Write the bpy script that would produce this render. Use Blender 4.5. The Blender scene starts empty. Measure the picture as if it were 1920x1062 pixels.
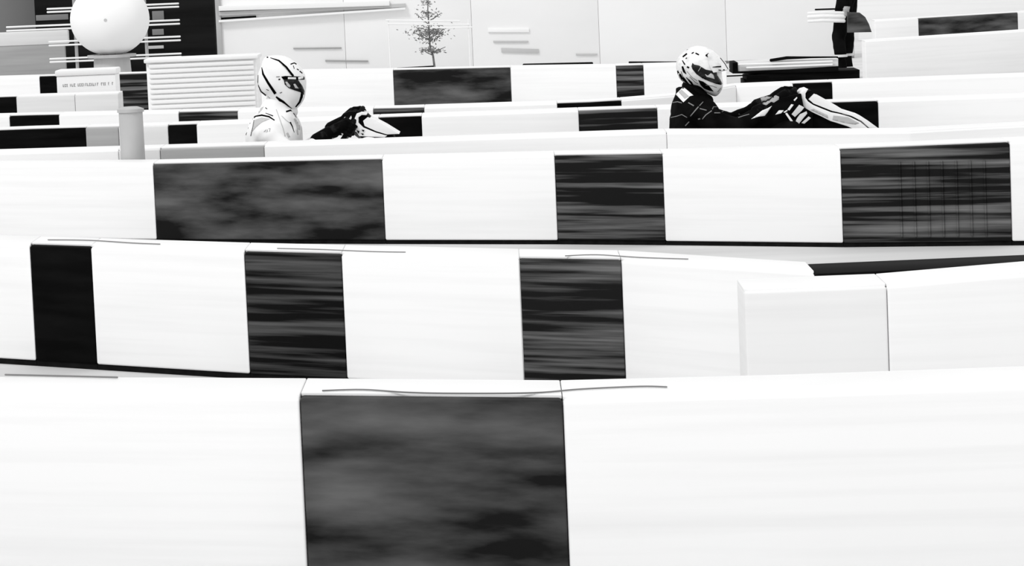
import bpy, bmesh, math, random
from mathutils import Vector, Matrix, noise
from mathutils.bvhtree import BVHTree
from mathutils.geometry import delaunay_2d_cdt
random.seed(7)
sc = bpy.context.scene
col = sc.collection

# ---------------------------------------------------------------- camera
FPX = 6480.0; CH = 1.593
pit = math.atan(660/6480); rol = math.radians(2.4)
F = Vector((0, math.cos(pit), -math.sin(pit)))
R0 = Vector((1, 0, 0)); U0 = Vector((0, math.sin(pit), math.cos(pit)))
Rv = math.cos(rol)*R0 - math.sin(rol)*U0
Uv = math.cos(rol)*U0 + math.sin(rol)*R0
cd = bpy.data.cameras.new('camera'); cam = bpy.data.objects.new('camera', cd); col.objects.link(cam)
M = Matrix.Identity(4)
for i in range(3):
    M[i][0] = Rv[i]; M[i][1] = Uv[i]; M[i][2] = -F[i]
M[2][3] = CH
cam.matrix_world = M
cd.sensor_width = 36; cd.lens = FPX*36/1920; cd.clip_end = 400; cd.clip_start = .1
sc.camera = cam
C0 = Vector((0, 0, CH))
def ray(x, y): return F + (x-960)/FPX*Rv + (531-y)/FPX*Uv
def WH(x, y, h):
    d = ray(x, y); return C0 + d*((h-CH)/d.z)
def WY(x, y, yy):
    d = ray(x, y); return C0 + d*(yy/d.y)

# ---------------------------------------------------------------- light
w = bpy.data.worlds.new('overcast_sky'); sc.world = w; w.use_nodes = True
bg = w.node_tree.nodes['Background']; bg.inputs[0].default_value = (1, 1, 1, 1); bg.inputs[1].default_value = .92
sd = bpy.data.lights.new('sun', 'SUN'); sd.energy = 1.15; sd.angle = math.radians(12)
so = bpy.data.objects.new('sun', sd); col.objects.link(so)
so.rotation_euler = Vector((.45, .55, -.75)).to_track_quat('-Z', 'Y').to_euler()
sc.view_settings.view_transform = 'Standard'; sc.view_settings.look = 'None'
sc.view_settings.gamma = 1; sc.view_settings.use_curve_mapping = False
sc.view_settings.exposure = .01
sc.cycles.max_bounces = 6

# ---------------------------------------------------------------- materials
def mat(name, c, rough=.5, spec=.5, c2=None, scale=(1, 1, 1), lo=.35, hi=.7, bump=0, detail=4, coat=0):
    m = bpy.data.materials.new(name); m.use_nodes = True
    nt = m.node_tree; b = nt.nodes['Principled BSDF']
    b.inputs['Roughness'].default_value = rough
    b.inputs['Specular IOR Level'].default_value = spec
    b.inputs['Coat Weight'].default_value = coat
    if not isinstance(c, tuple): c = (c, c, c)
    if c2 is None: c2 = tuple(v*.9 for v in c)
    if not isinstance(c2, tuple): c2 = (c2, c2, c2)
    tc = nt.nodes.new('ShaderNodeTexCoord'); mp = nt.nodes.new('ShaderNodeMapping')
    mp.inputs['Scale'].default_value = scale
    oi = nt.nodes.new('ShaderNodeObjectInfo'); mu = nt.nodes.new('ShaderNodeMath'); mu.operation = 'MULTIPLY'; mu.inputs[1].default_value = 37
    nt.links.new(oi.outputs['Random'], mu.inputs[0])
    cx = nt.nodes.new('ShaderNodeCombineXYZ')
    for k in range(3): nt.links.new(mu.outputs[0], cx.inputs[k])
    nt.links.new(cx.outputs[0], mp.inputs['Location'])
    nt.links.new(tc.outputs['Object'], mp.inputs[0])
    no = nt.nodes.new('ShaderNodeTexNoise'); no.inputs['Scale'].default_value = 1; no.inputs['Detail'].default_value = detail
    nt.links.new(mp.outputs[0], no.inputs[0])
    cr = nt.nodes.new('ShaderNodeValToRGB')
    cr.color_ramp.elements[0].position = lo; cr.color_ramp.elements[0].color = (*c, 1)
    cr.color_ramp.elements[1].position = hi; cr.color_ramp.elements[1].color = (*c2, 1)
    nt.links.new(no.outputs[0], cr.inputs[0]); nt.links.new(cr.outputs[0], b.inputs['Base Color'])
    if bump:
        bp = nt.nodes.new('ShaderNodeBump'); bp.inputs['Strength'].default_value = bump; bp.inputs['Distance'].default_value = .01
        nt.links.new(no.outputs[0], bp.inputs['Height']); nt.links.new(bp.outputs[0], b.inputs['Normal'])
    return m
MW = mat('white_plastic', .90, .55, .3, .84, (.8, .8, 26), .45, .8)
MB_ = mat('black_plastic_scuffed', .003, .6, .06, .10, (1.1, 1.1, 38), .47, .76, detail=6)
MB3 = mat('black_plastic_worn', .008, .6, .06, .20, (.9, .9, 30), .46, .72, detail=6)
MB2 = mat('black_plastic_mottled', .008, .6, .06, .12, (1.6, 1.6, 8), .40, .68, detail=6)
MK = mat('deep_black', .0015, .7, .03, .005, (3, 3, 20))
MG = mat('grey_plastic', .38, .55, .3, .32, (1, 1, 20))
MLW = mat('off_white_plastic', .83, .55, .3, .77, (.8, .8, 20), .45, .8)
MLG = mat('pale_grey_plastic', .72, .55, .3, .66, (1, 1, 20))
MLID_GLARE = mat('pale_lid_and_top_glare', .88, .5, .4, .84, (2, 2, 2))
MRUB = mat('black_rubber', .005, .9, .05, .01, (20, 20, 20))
MGND = mat('pale_asphalt', .66, .9, .2, .56, (.6, 3, 3), bump=.1)
MSW = mat('white_suit_fabric', .92, .8, .15, .86, (8, 8, 8), bump=.15)
MSB = mat('black_suit_fabric', .002, .9, .03, .007, (9, 9, 9), bump=.3)
MGLO = mat('black_glove', .002, .8, .05, .03, (22, 22, 22), .55, .8)
MHEL = mat('white_helmet_shell', .92, .25, .5, .88, (5, 5, 5), coat=.3)
MSMOOTH = mat('white_vinyl', .93, .7, .2, .92, (2, 2, 2))
MHEG = mat('pearl_helmet_shell', .90, .25, .5, .62, (16, 16, 30), .5, .75, coat=.3)
MVIS = mat('dark_visor', .002, .2, .25, .05, (14, 14, 30), .5, .8)
MGR = mat('mid_grey_print', .22, .7, .2)
MLP = mat('pale_grey_print', .55, .7, .2)
MDK = mat('black_print', .001, .8, .03)
MSKIN = mat('skin', .42, .6)
MMET = mat('grey_metal', .4, .35, .6, .3, (5, 5, 5))
MPOST = mat('grey_post_paint', .50, .6, .3, .42, (6, 6, 3))
MDW = mat('dark_shed_panel', .008, .8, .04, .016, (.5, .5, 8))
MHO = mat('off_white_hoarding', .89, .8, .2, .84, (.5, .5, 1.2))
MBARK = mat('bark', .12, .9, .1, .2, (20, 20, 60))
MLEAF = mat('leaf', .13, .7, .2, .28, (20, 20, 20))

# ---------------------------------------------------------------- helpers
def tag(o, label=None, cat=None, group=None, kind=None):
    if label: o['label'] = label
    if cat: o['category'] = cat
    if group: o['group'] = group
    if kind: o['kind'] = kind
    return o
def empty(name, loc, label, cat, group=None):
    o = bpy.data.objects.new(name, None); col.objects.link(o); o.location = loc; o.empty_display_size = .1
    return tag(o, label, cat, group)
def root_of(p):
    v = Vector((0, 0, 0))
    while p: v += p.location; p = p.parent
    return v
def obj(name, bm, m, parent=None, origin=None, smooth=True, angle=35):
    """bm holds world coordinates"""
    base = root_of(parent)
    if parent is None and origin is not None: base = Vector(origin)
    bmesh.ops.translate(bm, verts=bm.verts, vec=-base)
    bmesh.ops.recalc_face_normals(bm, faces=bm.faces)
    me = bpy.data.meshes.new(name); bm.to_mesh(me); bm.free()
    o = bpy.data.objects.new(name, me); col.objects.link(o)
    if parent: o.parent = parent
    elif origin is not None: o.location = base
    me.materials.append(m)
    if smooth:
        me.polygons.foreach_set('use_smooth', [True]*len(me.polygons))
        me.set_sharp_from_angle(angle=math.radians(angle))
    return o
def NB(): return bmesh.new()
def box(bm, a, b, bev=0):
    t = NB(); bmesh.ops.create_cube(t, size=1)
    a = Vector(a); b = Vector(b)
    for v in t.verts: v.co = Vector(((a[i]+b[i])/2+v.co[i]*(b[i]-a[i]) for i in range(3)))
    if bev: bmesh.ops.bevel(t, geom=t.edges[:], offset=bev, segments=2, affect='EDGES', profile=.5)
    merge(bm, t)
def merge(bm, t):
    me = bpy.data.meshes.new('tmp'); t.to_mesh(me); t.free(); bm.from_mesh(me); bpy.data.meshes.remove(me)
def tube(bm, pts, rad, n=12, sy=1.0):
    pts = [Vector(p) for p in pts]
    if not isinstance(rad, (list, tuple)): rad = [rad]*len(pts)
    rings = []; prev = None
    def ring(c, d, r, ref):
        a = ref - d*ref.dot(d)
        if a.length < 1e-4: a = d.orthogonal()
        a.normalize(); b = d.cross(a)
        return [bm.verts.new(c + (math.cos(t)*a + math.sin(t)*b)*r) for t in [2*math.pi*k/n for k in range(n)]], a
    d0 = (pts[1]-pts[0]).normalized(); ref = d0.orthogonal()
    for e, f in ((1, .25), (.75, .66), (.4, .92)):
        rg, ref = ring(pts[0]-d0*rad[0]*e*.8, d0, rad[0]*f, ref); rings.append(rg)
    for i, p in enumerate(pts):
        d = (pts[min(i+1, len(pts)-1)]-pts[max(i-1, 0)]).normalized()
        rg, ref = ring(p, d, rad[i], ref); rings.append(rg)
    d1 = (pts[-1]-pts[-2]).normalized()
    for e, f in ((.4, .92), (.75, .66), (1, .25)):
        rg, ref = ring(pts[-1]+d1*rad[-1]*e*.8, d1, rad[-1]*f, ref); rings.append(rg)
    for a, b in zip(rings, rings[1:]):
        for k in range(n): bm.faces.new((a[k], a[(k+1) % n], b[(k+1) % n], b[k]))
    bm.faces.new(rings[0][::-1]); bm.faces.new(rings[-1])
def cyl(bm, p0, p1, r, n=24, r1=None):
    p0 = Vector(p0); p1 = Vector(p1); d = (p1-p0).normalized(); a = d.orthogonal().normalized(); b = d.cross(a)
    r1 = r if r1 is None else r1
    A = [bm.verts.new(p0+(math.cos(2*math.pi*k/n)*a+math.sin(2*math.pi*k/n)*b)*r) for k in range(n)]
    B = [bm.verts.new(p1+(math.cos(2*math.pi*k/n)*a+math.sin(2*math.pi*k/n)*b)*r1) for k in range(n)]
    for k in range(n): bm.faces.new((A[k], A[(k+1) % n], B[(k+1) % n], B[k]))
    bm.faces.new(A[::-1]); bm.faces.new(B)
def torus(bm, c, nrm, R, r, N=40, n=12, a0=0, a1=2*math.pi):
    nrm = Vector(nrm).normalized(); a = nrm.orthogonal().normalized(); b = nrm.cross(a); c = Vector(c)
    rings = []
    for i in range(N):
        t = 2*math.pi*i/N; d = math.cos(t)*a+math.sin(t)*b
        rings.append([bm.verts.new(c+d*R+(math.cos(s)*d+math.sin(s)*nrm)*r) for s in [2*math.pi*k/n for k in range(n)]])
    for i in range(N):
        A, B = rings[i], rings[(i+1) % N]
        for k in range(n): bm.faces.new((A[k], A[(k+1) % n], B[(k+1) % n], B[k]))
def prism(bm, front, dy, bev=.004):
    """polygon of world points extruded along +y by dy"""
    t = NB()
    vs = [t.verts.new(p) for p in front]; f = t.faces.new(vs)
    r = bmesh.ops.extrude_face_region(t, geom=[f])
    bmesh.ops.translate(t, verts=[e for e in r['geom'] if isinstance(e, bmesh.types.BMVert)], vec=(0, dy, 0))
    bmesh.ops.recalc_face_normals(t, faces=t.faces)
    if bev:
        es = [e for e in t.edges if abs((e.verts[0].co-e.verts[1].co).y) < 1e-5]
        bmesh.ops.bevel(t, geom=es, offset=bev, segments=2, affect='EDGES', profile=.5)
    merge(bm, t)
def lerp_poly(pts, x):
    if x <= pts[0][0]: a, b = pts[0], pts[1]
    elif x >= pts[-1][0]: a, b = pts[-2], pts[-1]
    else:
        for a, b in zip(pts, pts[1:]):
            if a[0] <= x <= b[0]: break
    u = (x-a[0])/(b[0]-a[0])
    return [a[k]+(b[k]-a[k])*u for k in range(1, len(a))]

# ---------------------------------------------------------------- ground
bm = NB()
nx, ny = 40, 60
for j in range(ny+1):
    for i in range(nx+1): bm.verts.new((-40+i*2, -10+j*2.5, 0))
bm.verts.ensure_lookup_table()
for j in range(ny):
    for i in range(nx):
        a = j*(nx+1)+i; bm.faces.new((bm.verts[a], bm.verts[a+1], bm.verts[a+nx+2], bm.verts[a+nx+1]))
tag(obj('floor', bm, MGND, smooth=False), kind='structure')

# ---------------------------------------------------------------- barrier rows
HB = .45; TB = .33
def barrier(pts, x0, x1, m, label, group, h=None, t=TB, glare_slab=True, ribs=0):
    n = max(2, int(abs(x1-x0)/120)+1)
    fr = []
    for k in range(n+1):
        x = x0+(x1-x0)*k/n; v = lerp_poly(pts, x)
        hh = h or (v[1] if len(v) > 1 else HB)
        p = WH(x, v[0], hh); fr.append((p, hh))
    P = [p.copy() for p, _ in fr]
    Hs = [q for _, q in fr]
    d = (P[-1]-P[0]); d.z = 0; L = d.length; d.normalize()
    nb = Vector((0, 1, 0))
    P[0] += d*.001; P[-1] -= d*.001
    def loft(f0, f1, z0, z1, bev):
        bm = NB(); rings = []
        for p, hh in zip(P, Hs):
            zz0 = z0 if z0 >= 0 else hh+z0
            zz1 = hh+z1
            b = Vector((p.x, p.y, 0))
            rings.append([bm.verts.new(b+nb*f0+Vector((0, 0, zz0))), bm.verts.new(b+nb*f1+Vector((0, 0, zz0))),
                          bm.verts.new(b+nb*f1+Vector((0, 0, zz1))), bm.verts.new(b+nb*f0+Vector((0, 0, zz1)))])
        for A, B in zip(rings, rings[1:]):
            for k in range(4): bm.faces.new((A[k], A[(k+1) % 4], B[(k+1) % 4], B[k]))
        bm.faces.new(rings[0]); bm.faces.new(rings[-1][::-1])
        bmesh.ops.recalc_face_normals(bm, faces=bm.faces)
        if bev:
            es = [e for e in bm.edges if len(e.link_faces) == 2 and e.calc_face_angle(0) > .6]
            bmesh.ops.bevel(bm, geom=es, offset=bev, segments=3, affect='EDGES', profile=.5)
        return bm
    c = (P[0]+P[-1])/2+nb*t/2
    root = empty('barrier_block', (c.x, c.y, 0), label, 'barrier', group)
    bmb = loft(0, t, .022, 0, .008)
    for k in range(ribs):
        q = P[0]+(P[-1]-P[0])*(.35+.5*k/max(1, ribs-1)); q = Vector((q.x, q.y, 0))-nb*.004
        a = NB(); tube(a, [q+Vector((0, 0, .05)), q+Vector((0, 0, HB-.04))], .0045, 8); merge(bmb, a)
    obj('block_body', bmb, m, root, angle=50)
    obj('base_shadow_strip', loft(.012, t-.012, .0, .03-(Hs[0]), 0) if False else base_shadow_strip(P, nb, t), MRUB, root, smooth=False)
    if glare_slab:  # pale slab added on top to look like sky glare
        lo = obj('top_glare_slab', loft(.055 if m in DARKS else .03, t-.01, -.004, .008, .003), MLID_GLARE, root, angle=50)
        if m in DARKS: lo['label'] = 'pale slab standing in for sky glare on the dark block'
    return root
def base_shadow_strip(P, nb, t):  # dark recessed strip put in for the contact shadow under a block
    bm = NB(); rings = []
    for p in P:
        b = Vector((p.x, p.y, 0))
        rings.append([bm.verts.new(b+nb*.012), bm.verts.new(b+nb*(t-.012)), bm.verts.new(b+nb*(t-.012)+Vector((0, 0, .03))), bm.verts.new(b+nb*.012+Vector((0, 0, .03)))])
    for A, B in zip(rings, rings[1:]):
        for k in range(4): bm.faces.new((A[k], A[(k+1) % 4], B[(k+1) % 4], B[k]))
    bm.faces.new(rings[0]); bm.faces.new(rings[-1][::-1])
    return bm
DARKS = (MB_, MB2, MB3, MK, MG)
def row(pts, segs, group, **kw):
    for s in segs:
        k = dict(kw)
        if len(s) > 4: k.update(s[4])
        barrier(pts, s[0], s[1], s[2], s[3], group, **k)

# nearest row
row([(-120, 742), (560, 747), (1055, 752), (1500, 741), (2040, 722)], [
    (-110, 562, MW, 'large white barrier block filling the bottom left of the nearest row'),
    (562, 1055, MB2, 'large black barrier block, the only dark one in the nearest row'),
    (1055, 2040, MW, 'long white barrier block right of the black one in the nearest row')], 'barrier blocks of the nearest row', h=.475)
# second row
row([(-120, 455), (60, 461), (460, 474), (975, 487), (1170, 490), (1525, 514), (2040, 492)], [
    (-200, 56, MW, 'white barrier block cut off by the left edge in the second row'),
    (56, 170, MK, 'narrow deep black barrier block near the left edge in the second row'),
    (170, 458, MW, 'white barrier block between the two left black blocks of the second row'),
    (458, 640, MB_, 'scuffed black barrier block left of the middle in the second row'),
    (640, 974, MW, 'white barrier block between the two scuffed black blocks of the second row'),
    (974, 1165, MB3, 'streaked black barrier block right of the middle in the second row'),
    (1165, 1528, MW, 'white barrier block right of the streaked black block in the second row'),
    (1528, 2000, MK, 'black barrier block of the second row, only a thin dark wedge showing at right', dict(glare_slab=False))], 'barrier blocks of the second row', h=.468)
# spur row overlapping the second row at right
row([(1395, 548, .47), (1663, 538, .475), (2040, 506, .50)], [
    (1395, 1663, MLW, 'slightly greyer white barrier block overlapping the right of the second row'),
    (1663, 2010, MW, 'white barrier block at the right edge in front of the second row')], 'barrier blocks of the short overlapping row')
# third row, in front of the karts
row([(-120, 312, .42), (287, 309, .425), (715, 300, .44), (1040, 293, .45), (1240, 290, .455), (1578, 281, .475), (2040, 262, .50)], [
    (-150, 287, MW, 'white barrier block at the left end of the third row'),
    (287, 716, MB2, 'long black barrier block in the third row below the driver in white'),
    (716, 1040, MW, 'white barrier block left of the middle black block of the third row'),
    (1040, 1242, MB3, 'short black barrier block near the middle of the third row'),
    (1242, 1576, MW, 'white barrier block in the third row below the driver in black'),
    (1576, 1893, MB3, 'ribbed black barrier block at the right of the third row', dict(ribs=7)),
    (1893, 2050, MW, 'white barrier block at the right edge of the third row')], 'barrier blocks of the third row')
# fourth row, directly before the karts
row([(-120, 292), (300, 280), (500, 274), (1250, 250), (1600, 250), (1700, 249), (1900, 238), (2040, 232)], [
    (-150, 222, MW, 'white barrier block left of the grey bollard in the fourth row', ),
    (222, 300, MLG, 'pale grey barrier block behind the grey bollard'),
    (300, 495, MG, 'grey barrier block below and left of the driver in white'),
    (495, 1250, MW, 'long white barrier block hiding the kart of the driver in white'),
    (1250, 2050, MW, 'long white barrier block hiding the kart of the driver in black')], 'barrier blocks of the fourth row')
# fifth row, behind the karts
row([(-120, 250), (60, 243), (340, 235), (750, 220), (1100, 208), (1600, 192), (1920, 181), (2040, 176)], [
    (-150, 160, MK, 'long black barrier block at the left edge of the fifth row'),
    (160, 222, MG, 'grey barrier block between the long black block and the bollard'),
    (222, 315, MLG, 'pale grey barrier block just right of the bollard top'),
    (315, 368, MK, 'short black barrier block left of the driver in white'),
    (368, 710, MW, 'white barrier block behind the driver in white'),
    (710, 790, MK, 'short black barrier block ahead of the white suited driver in the fifth row'),
    (790, 1085, MW, 'white barrier block between the drivers in the fifth row'),
    (1085, 1232, MB3, 'dark grey barrier block touching the back of the driver in black'),
    (1232, 1535, MW, 'white barrier block behind the driver in black'),
    (1535, 1646, MK, 'black barrier block behind the front fairing of the right kart'),
    (1646, 2050, MW, 'white barrier block at the right end of the fifth row')], 'barrier blocks of the fifth row')
# sixth row
row([(-120, 222), (60, 217), (390, 210), (750, 204), (1100, 193), (1250, 184), (1380, 162), (1525, 156), (1920, 142), (2040, 138)], [
    (-150, 18, MW, 'white barrier block at the left edge of the sixth row'),
    (18, 110, MK, 'thin looking black barrier block near the left edge of the sixth row'),
    (110, 335, MW, 'white barrier block behind the bollard in the sixth row'),
    (335, 445, MB3, 'dark grey barrier block behind the shoulder of the driver in white'),
    (445, 700, MW, 'white barrier block right behind the white driver in the sixth row'),
    (700, 795, MB3, 'dark barrier block peeking over the fifth row ahead of the white driver'),
    (795, 1045, MW, 'white barrier block peeking over the fifth row between the drivers'),
    (1045, 1165, MK, 'black barrier block seen as a thin strip left of the driver in black'),
    (1165, 1380, MW, 'white barrier block behind the helmet of the driver in black'),
    (1380, 1487, MW, 'white barrier block above the arm of the driver in black'),
    (1487, 1560, MK, 'black barrier block just above the hands of the driver in black'),
    (1560, 2050, MW, 'long white barrier block below the marshal at the right of the sixth row')], 'barrier blocks of the sixth row')
# seventh row at the left
row([(-120, 187), (0, 183), (215, 176), (330, 172)], [
    (-120, 30, MK, 'black barrier block at the left edge above the sixth row'),
    (30, 140, MLG, 'pale grey barrier block left of the marked crate'),
    (140, 222, MLG, 'pale grey barrier block below the marked crate')], 'barrier blocks of the seventh row')
# eighth row
row([(-120, 149), (0, 146), (275, 138), (570, 134), (737, 132), (955, 127), (1155, 124), (1400, 118)], [
    (-120, 74, MW, 'white barrier block at the upper left edge'),
    (74, 108, MK, 'small black barrier block left of the marked crate'),
    (108, 222, MW, 'white barrier block behind the marked crate'),
    (222, 276, MB3, 'dark barrier block between the marked crate and the ribbed cabinet'),
    (276, 480, MW, 'white barrier block behind the ribbed cabinet'),
    (480, 737, MW, 'white barrier block directly ahead of the white helmet'),
    (737, 957, MB2, 'long dark barrier block in the background between the two drivers'),
    (957, 1155, MW, 'white barrier block right of the long dark background block'),
    (1155, 1206, MB3, 'narrow dark background barrier block left of the right helmet'),
    (1206, 1362, MW, 'white background barrier block behind the right helmet')], 'barrier blocks of the eighth row')
row([(1590, 80), (1900, 60), (2040, 50)], [
    (1622, 2060, MW, 'long white barrier block right of the marshal below the farthest row')], None)
row([(1590, 42), (1720, 35), (1905, 24), (2040, 14)], [
    (1640, 1722, MW, 'white barrier block left of the black one in the farthest row'),
    (1722, 1908, MB2, 'black barrier block at the top right in the farthest row'),
    (1908, 2060, MW, 'white barrier block at the top right corner')], 'barrier blocks of the farthest row')

# cables lying on the tops
def cable(pts, h, r, label):
    bm = NB(); P = [WH(x, y, h+r) for x, y in pts]
    Q = []
    for i in range(len(P)-1):
        p0 = P[max(i-1, 0)]; p1 = P[i]; p2 = P[i+1]; p3 = P[min(i+2, len(P)-1)]
        for k in range(6):
            t = k/6; Q.append(.5*((2*p1)+(p2-p0)*t+(2*p0-5*p1+4*p2-p3)*t*t+(3*p1-p0-3*p2+p3)*t**3))
    Q.append(P[-1]); tube(bm, Q, r*.6, 8)
    o = obj('cable', bm, MGR, origin=P[0]); tag(o, label, 'cable')
cable([(605, 733), (680, 731), (760, 736), (850, 738), (1000, 737), (1090, 730), (1200, 725), (1250, 726)], HB+.033, .0035, 'thin black cable lying on the tops of the nearest row')
cable([(90, 450), (170, 451), (250, 456), (300, 458)], .476, .0035, 'short black cable lying on top of the left of the second row')
cable([(520, 466), (600, 468), (700, 472), (760, 473)], .476, .003, 'short thin cable on top of the second row left of the middle')
cable([(1060, 480), (1120, 478), (1200, 483), (1290, 486)], .476, .003, 'short thin cable on top of the second row right of the middle')
cable([(10, 703), (100, 705), (220, 708)], HB+.033, .004, 'short black cable on top of the nearest row at the left edge')

# ---------------------------------------------------------------- bollard
yb = WH(247, 309.5, .424).y+TB+.12
p = WY(247, 250, yb)
zt = WY(247, 200, yb).z
b = empty('bollard', (p.x, yb, 0), 'round grey bollard standing left of the driver in white', 'bollard')
bm = NB(); cyl(bm, (p.x, yb, .02), (p.x, yb, zt-.03), .069, 32, .066); obj('shaft', bm, MPOST, b)
bm = NB(); cyl(bm, (p.x, yb, zt-.03), (p.x, yb, zt-.012), .074, 32); cyl(bm, (p.x, yb, zt-.012), (p.x, yb, zt), .072, 32, .04); obj('cap', bm, MPOST, b)
bm = NB(); cyl(bm, (p.x, yb, 0), (p.x, yb, .02), .085, 32); obj('foot_plate', bm, MMET, b)

# ---------------------------------------------------------------- ribbed cabinet
yc = 6480*.9/222
a = WY(278, 205, yc); c = WY(480, 105, yc)
zt = WY(380, 107, yc).z
cab = empty('ribbed_cabinet', ((a.x+c.x)/2, yc+.2, 0), 'tall white ribbed cabinet standing behind the driver in white', 'cabinet')
bm = NB(); box(bm, (a.x, yc+.02, .03), (c.x, yc+.4, zt-.03), .008); obj('cabinet_body', bm, MW, cab)
bm = NB()
nr = 17
for k in range(nr):
    z = .05+(zt-.12)*k/(nr-1)
    box(bm, (a.x+.02, yc, z), (c.x-.02, yc+.03, z+(zt-.12)/(nr-1)*.72), .004)
obj('ribbed_front', bm, MW, cab)
bm = NB(); box(bm, (a.x-.015, yc-.01, zt-.03), (c.x+.015, yc+.42, zt), .008); obj('cabinet_top', bm, MLID_GLARE, cab)
bm = NB()
for x in (a.x+.08, c.x-.08):
    for y in (yc+.06, yc+.34): cyl(bm, (x, y, 0), (x, y, .035), .025)
obj('feet', bm, MRUB, cab)

# ---------------------------------------------------------------- marked crate
yd = 6480*.9/206
a = WY(107, 168, yd); c = WY(216, 129, yd); zt = WY(160, 130, yd).z
cr = empty('marked_crate', ((a.x+c.x)/2, yd+.15, 0), 'white crate with a faint line of marks near the upper left corner', 'crate')
bm = NB(); box(bm, (a.x, yd, 0), (c.x, yd+.3, zt-.05), .01); obj('crate_body', bm, MW, cr)
bm = NB(); box(bm, (a.x-.01, yd-.01, zt-.05), (c.x+.01, yd+.31, zt), .012); obj('crate_lid', bm, MLID_GLARE, cr)
bm = NB()
x = WY(118, 158, yd).x; x1 = WY(212, 158, yd).x; z0 = WY(165, 161, yd).z; z1 = WY(165, 156, yd).z
while x < x1:
    wd = random.uniform(.006, .014)
    if random.random() < .8:
        box(bm, (x, yd-.003, z0), (x+.003, yd+.002, z1))
        if random.random() < .6: box(bm, (x, yd-.003, z1-.003), (x+wd, yd+.002, z1))
        if random.random() < .6: box(bm, (x, yd-.003, z0), (x+wd, yd+.002, z0+.003))
    x += wd+.006
obj('printed_marks', bm, MGR, cr, smooth=False)

# ---------------------------------------------------------------- round white ball on plinth, rail fence, shed
ye = 6480*.9/152
c = WY(206, 36, ye); rb = (WY(280, 36, ye).x-WY(132, 36, ye).x)/2
bm = NB(); bmesh.ops.create_uvsphere(bm, u_segments=48, v_segments=32, radius=rb)
for v in bm.verts:
    v.co.z *= .92
    v.co *= 1+.006*math.cos(8*math.atan2(v.co.y, v.co.x))
bmesh.ops.translate(bm, verts=bm.verts, vec=c)
bl = empty('inflatable_ball', (c.x, c.y, c.z-rb*.92), 'large round white ball above the marked crate at upper left', 'ball')
obj('ball_skin', bm, MSMOOTH, bl)
bm = NB(); cyl(bm, (c.x, c.y-rb*.97, c.z), (c.x, c.y-rb*1.01, c.z), .018, 16); obj('valve', bm, MLP, bl)
pl = empty('plinth', (c.x, ye, 0), 'low grey plinth carrying the large white ball', 'plinth')
zp = c.z-rb*.92
bm = NB(); cyl(bm, (c.x, ye, 0), (c.x, ye, zp-.02), .22, 32, .2); obj('plinth_body', bm, MPOST, pl)
bm = NB(); cyl(bm, (c.x, ye, zp-.02), (c.x, ye, zp+.012), .27, 32); obj('plinth_top', bm, MPOST, pl)

yf = 6480*.9/143
xa = WY(12, 40, yf).x; xm = WY(90, 40, yf).x; xb = WY(336, 40, yf).x
fn = empty('rail_fence', ((xa+xb)/2, yf, 0), 'white fence of doubled horizontal rails behind the large ball', 'fence')
for (ya, yb2, xs, xe) in ((12, 18, xm, xb), (43, 50, xa, xb), (74, 81, xm, xb), (106, 112, xm, xb)):
    for yy in (ya, yb2):
        z = WY(206, yy, yf).z
        bm = NB(); tube(bm, [(xs, yf, z), (xe, yf, z)], .011, 10); obj('rail', bm, MW, fn)
for x in (WY(140, 40, yf).x, WY(272, 40, yf).x):
    bm = NB(); cyl(bm, (x, yf+.03, 0), (x, yf+.03, WY(206, -12, yf).z), .02, 16); obj('post', bm, MMET, fn)

yg = 6480*.9/134
xl = WY(66, 40, yg).x; xr = WY(402, 40, yg).x
sh = empty('shed', ((xl+xr)/2, yg+1.2, 0), 'dark shed behind the rail fence at upper left', 'shed')
bm = NB(); box(bm, (xl, yg, 0), (xr, yg+2.4, 2.3), .01)
obj('shed_wall', bm, MDW, sh)
bm = NB(); box(bm, (xl-.15, yg-.2, 2.3), (xr+.15, yg+2.6, 2.42), .01); obj('roof', bm, MDW, sh)
for (x0, x1, y0, y1, mm) in ((68, 128, 26, 39, MGR), (286, 307, 20, 38, MGR), (286, 307, 54, 66, MGR), (278, 307, 85, 92, MLP)):
    A = WY(x0, y1, yg); B = WY(x1, y0, yg)
    bm = NB(); box(bm, (A.x, yg-.02, A.z), (B.x, yg+.01, B.z), .004); obj('wall_panel', bm, mm, sh)
# pale low container at far left
yk = 6480*.9/140
A = WY(-40, 89, yk); B = WY(127, 56, yk)
ct = empty('low_container', ((A.x+B.x)/2, yk+.3, 0), 'low pale container with a grey base at the upper left edge', 'container')
bm = NB(); box(bm, (A.x, yk, A.z), (B.x, yk+.12, B.z), .015); obj('container_body', bm, MLG, ct)
bm = NB(); box(bm, (A.x, yk+.01, 0), (B.x-.05, yk+.11, A.z), .005); obj('container_base', bm, MG, ct)
yk2 = yg-.02
A = WY(-60, 41, yk2+.9); B = WY(66, -30, yk2+.9)
ct = empty('grey_booth', ((A.x+B.x)/2, yk2+1.3, 0), 'plain grey booth at the top left corner beside the dark shed', 'booth')
bm = NB(); box(bm, (A.x, yk2+.9, 0), (xl-.03, yk2+1.7, 1.9), .02); obj('booth_body', bm, MGR, ct)
bm = NB(); box(bm, (A.x-.05, yk2+.8, 1.9), (xl-.03, yk2+1.8, 1.96), .01); obj('booth_roof', bm, MLP, ct)

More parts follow.
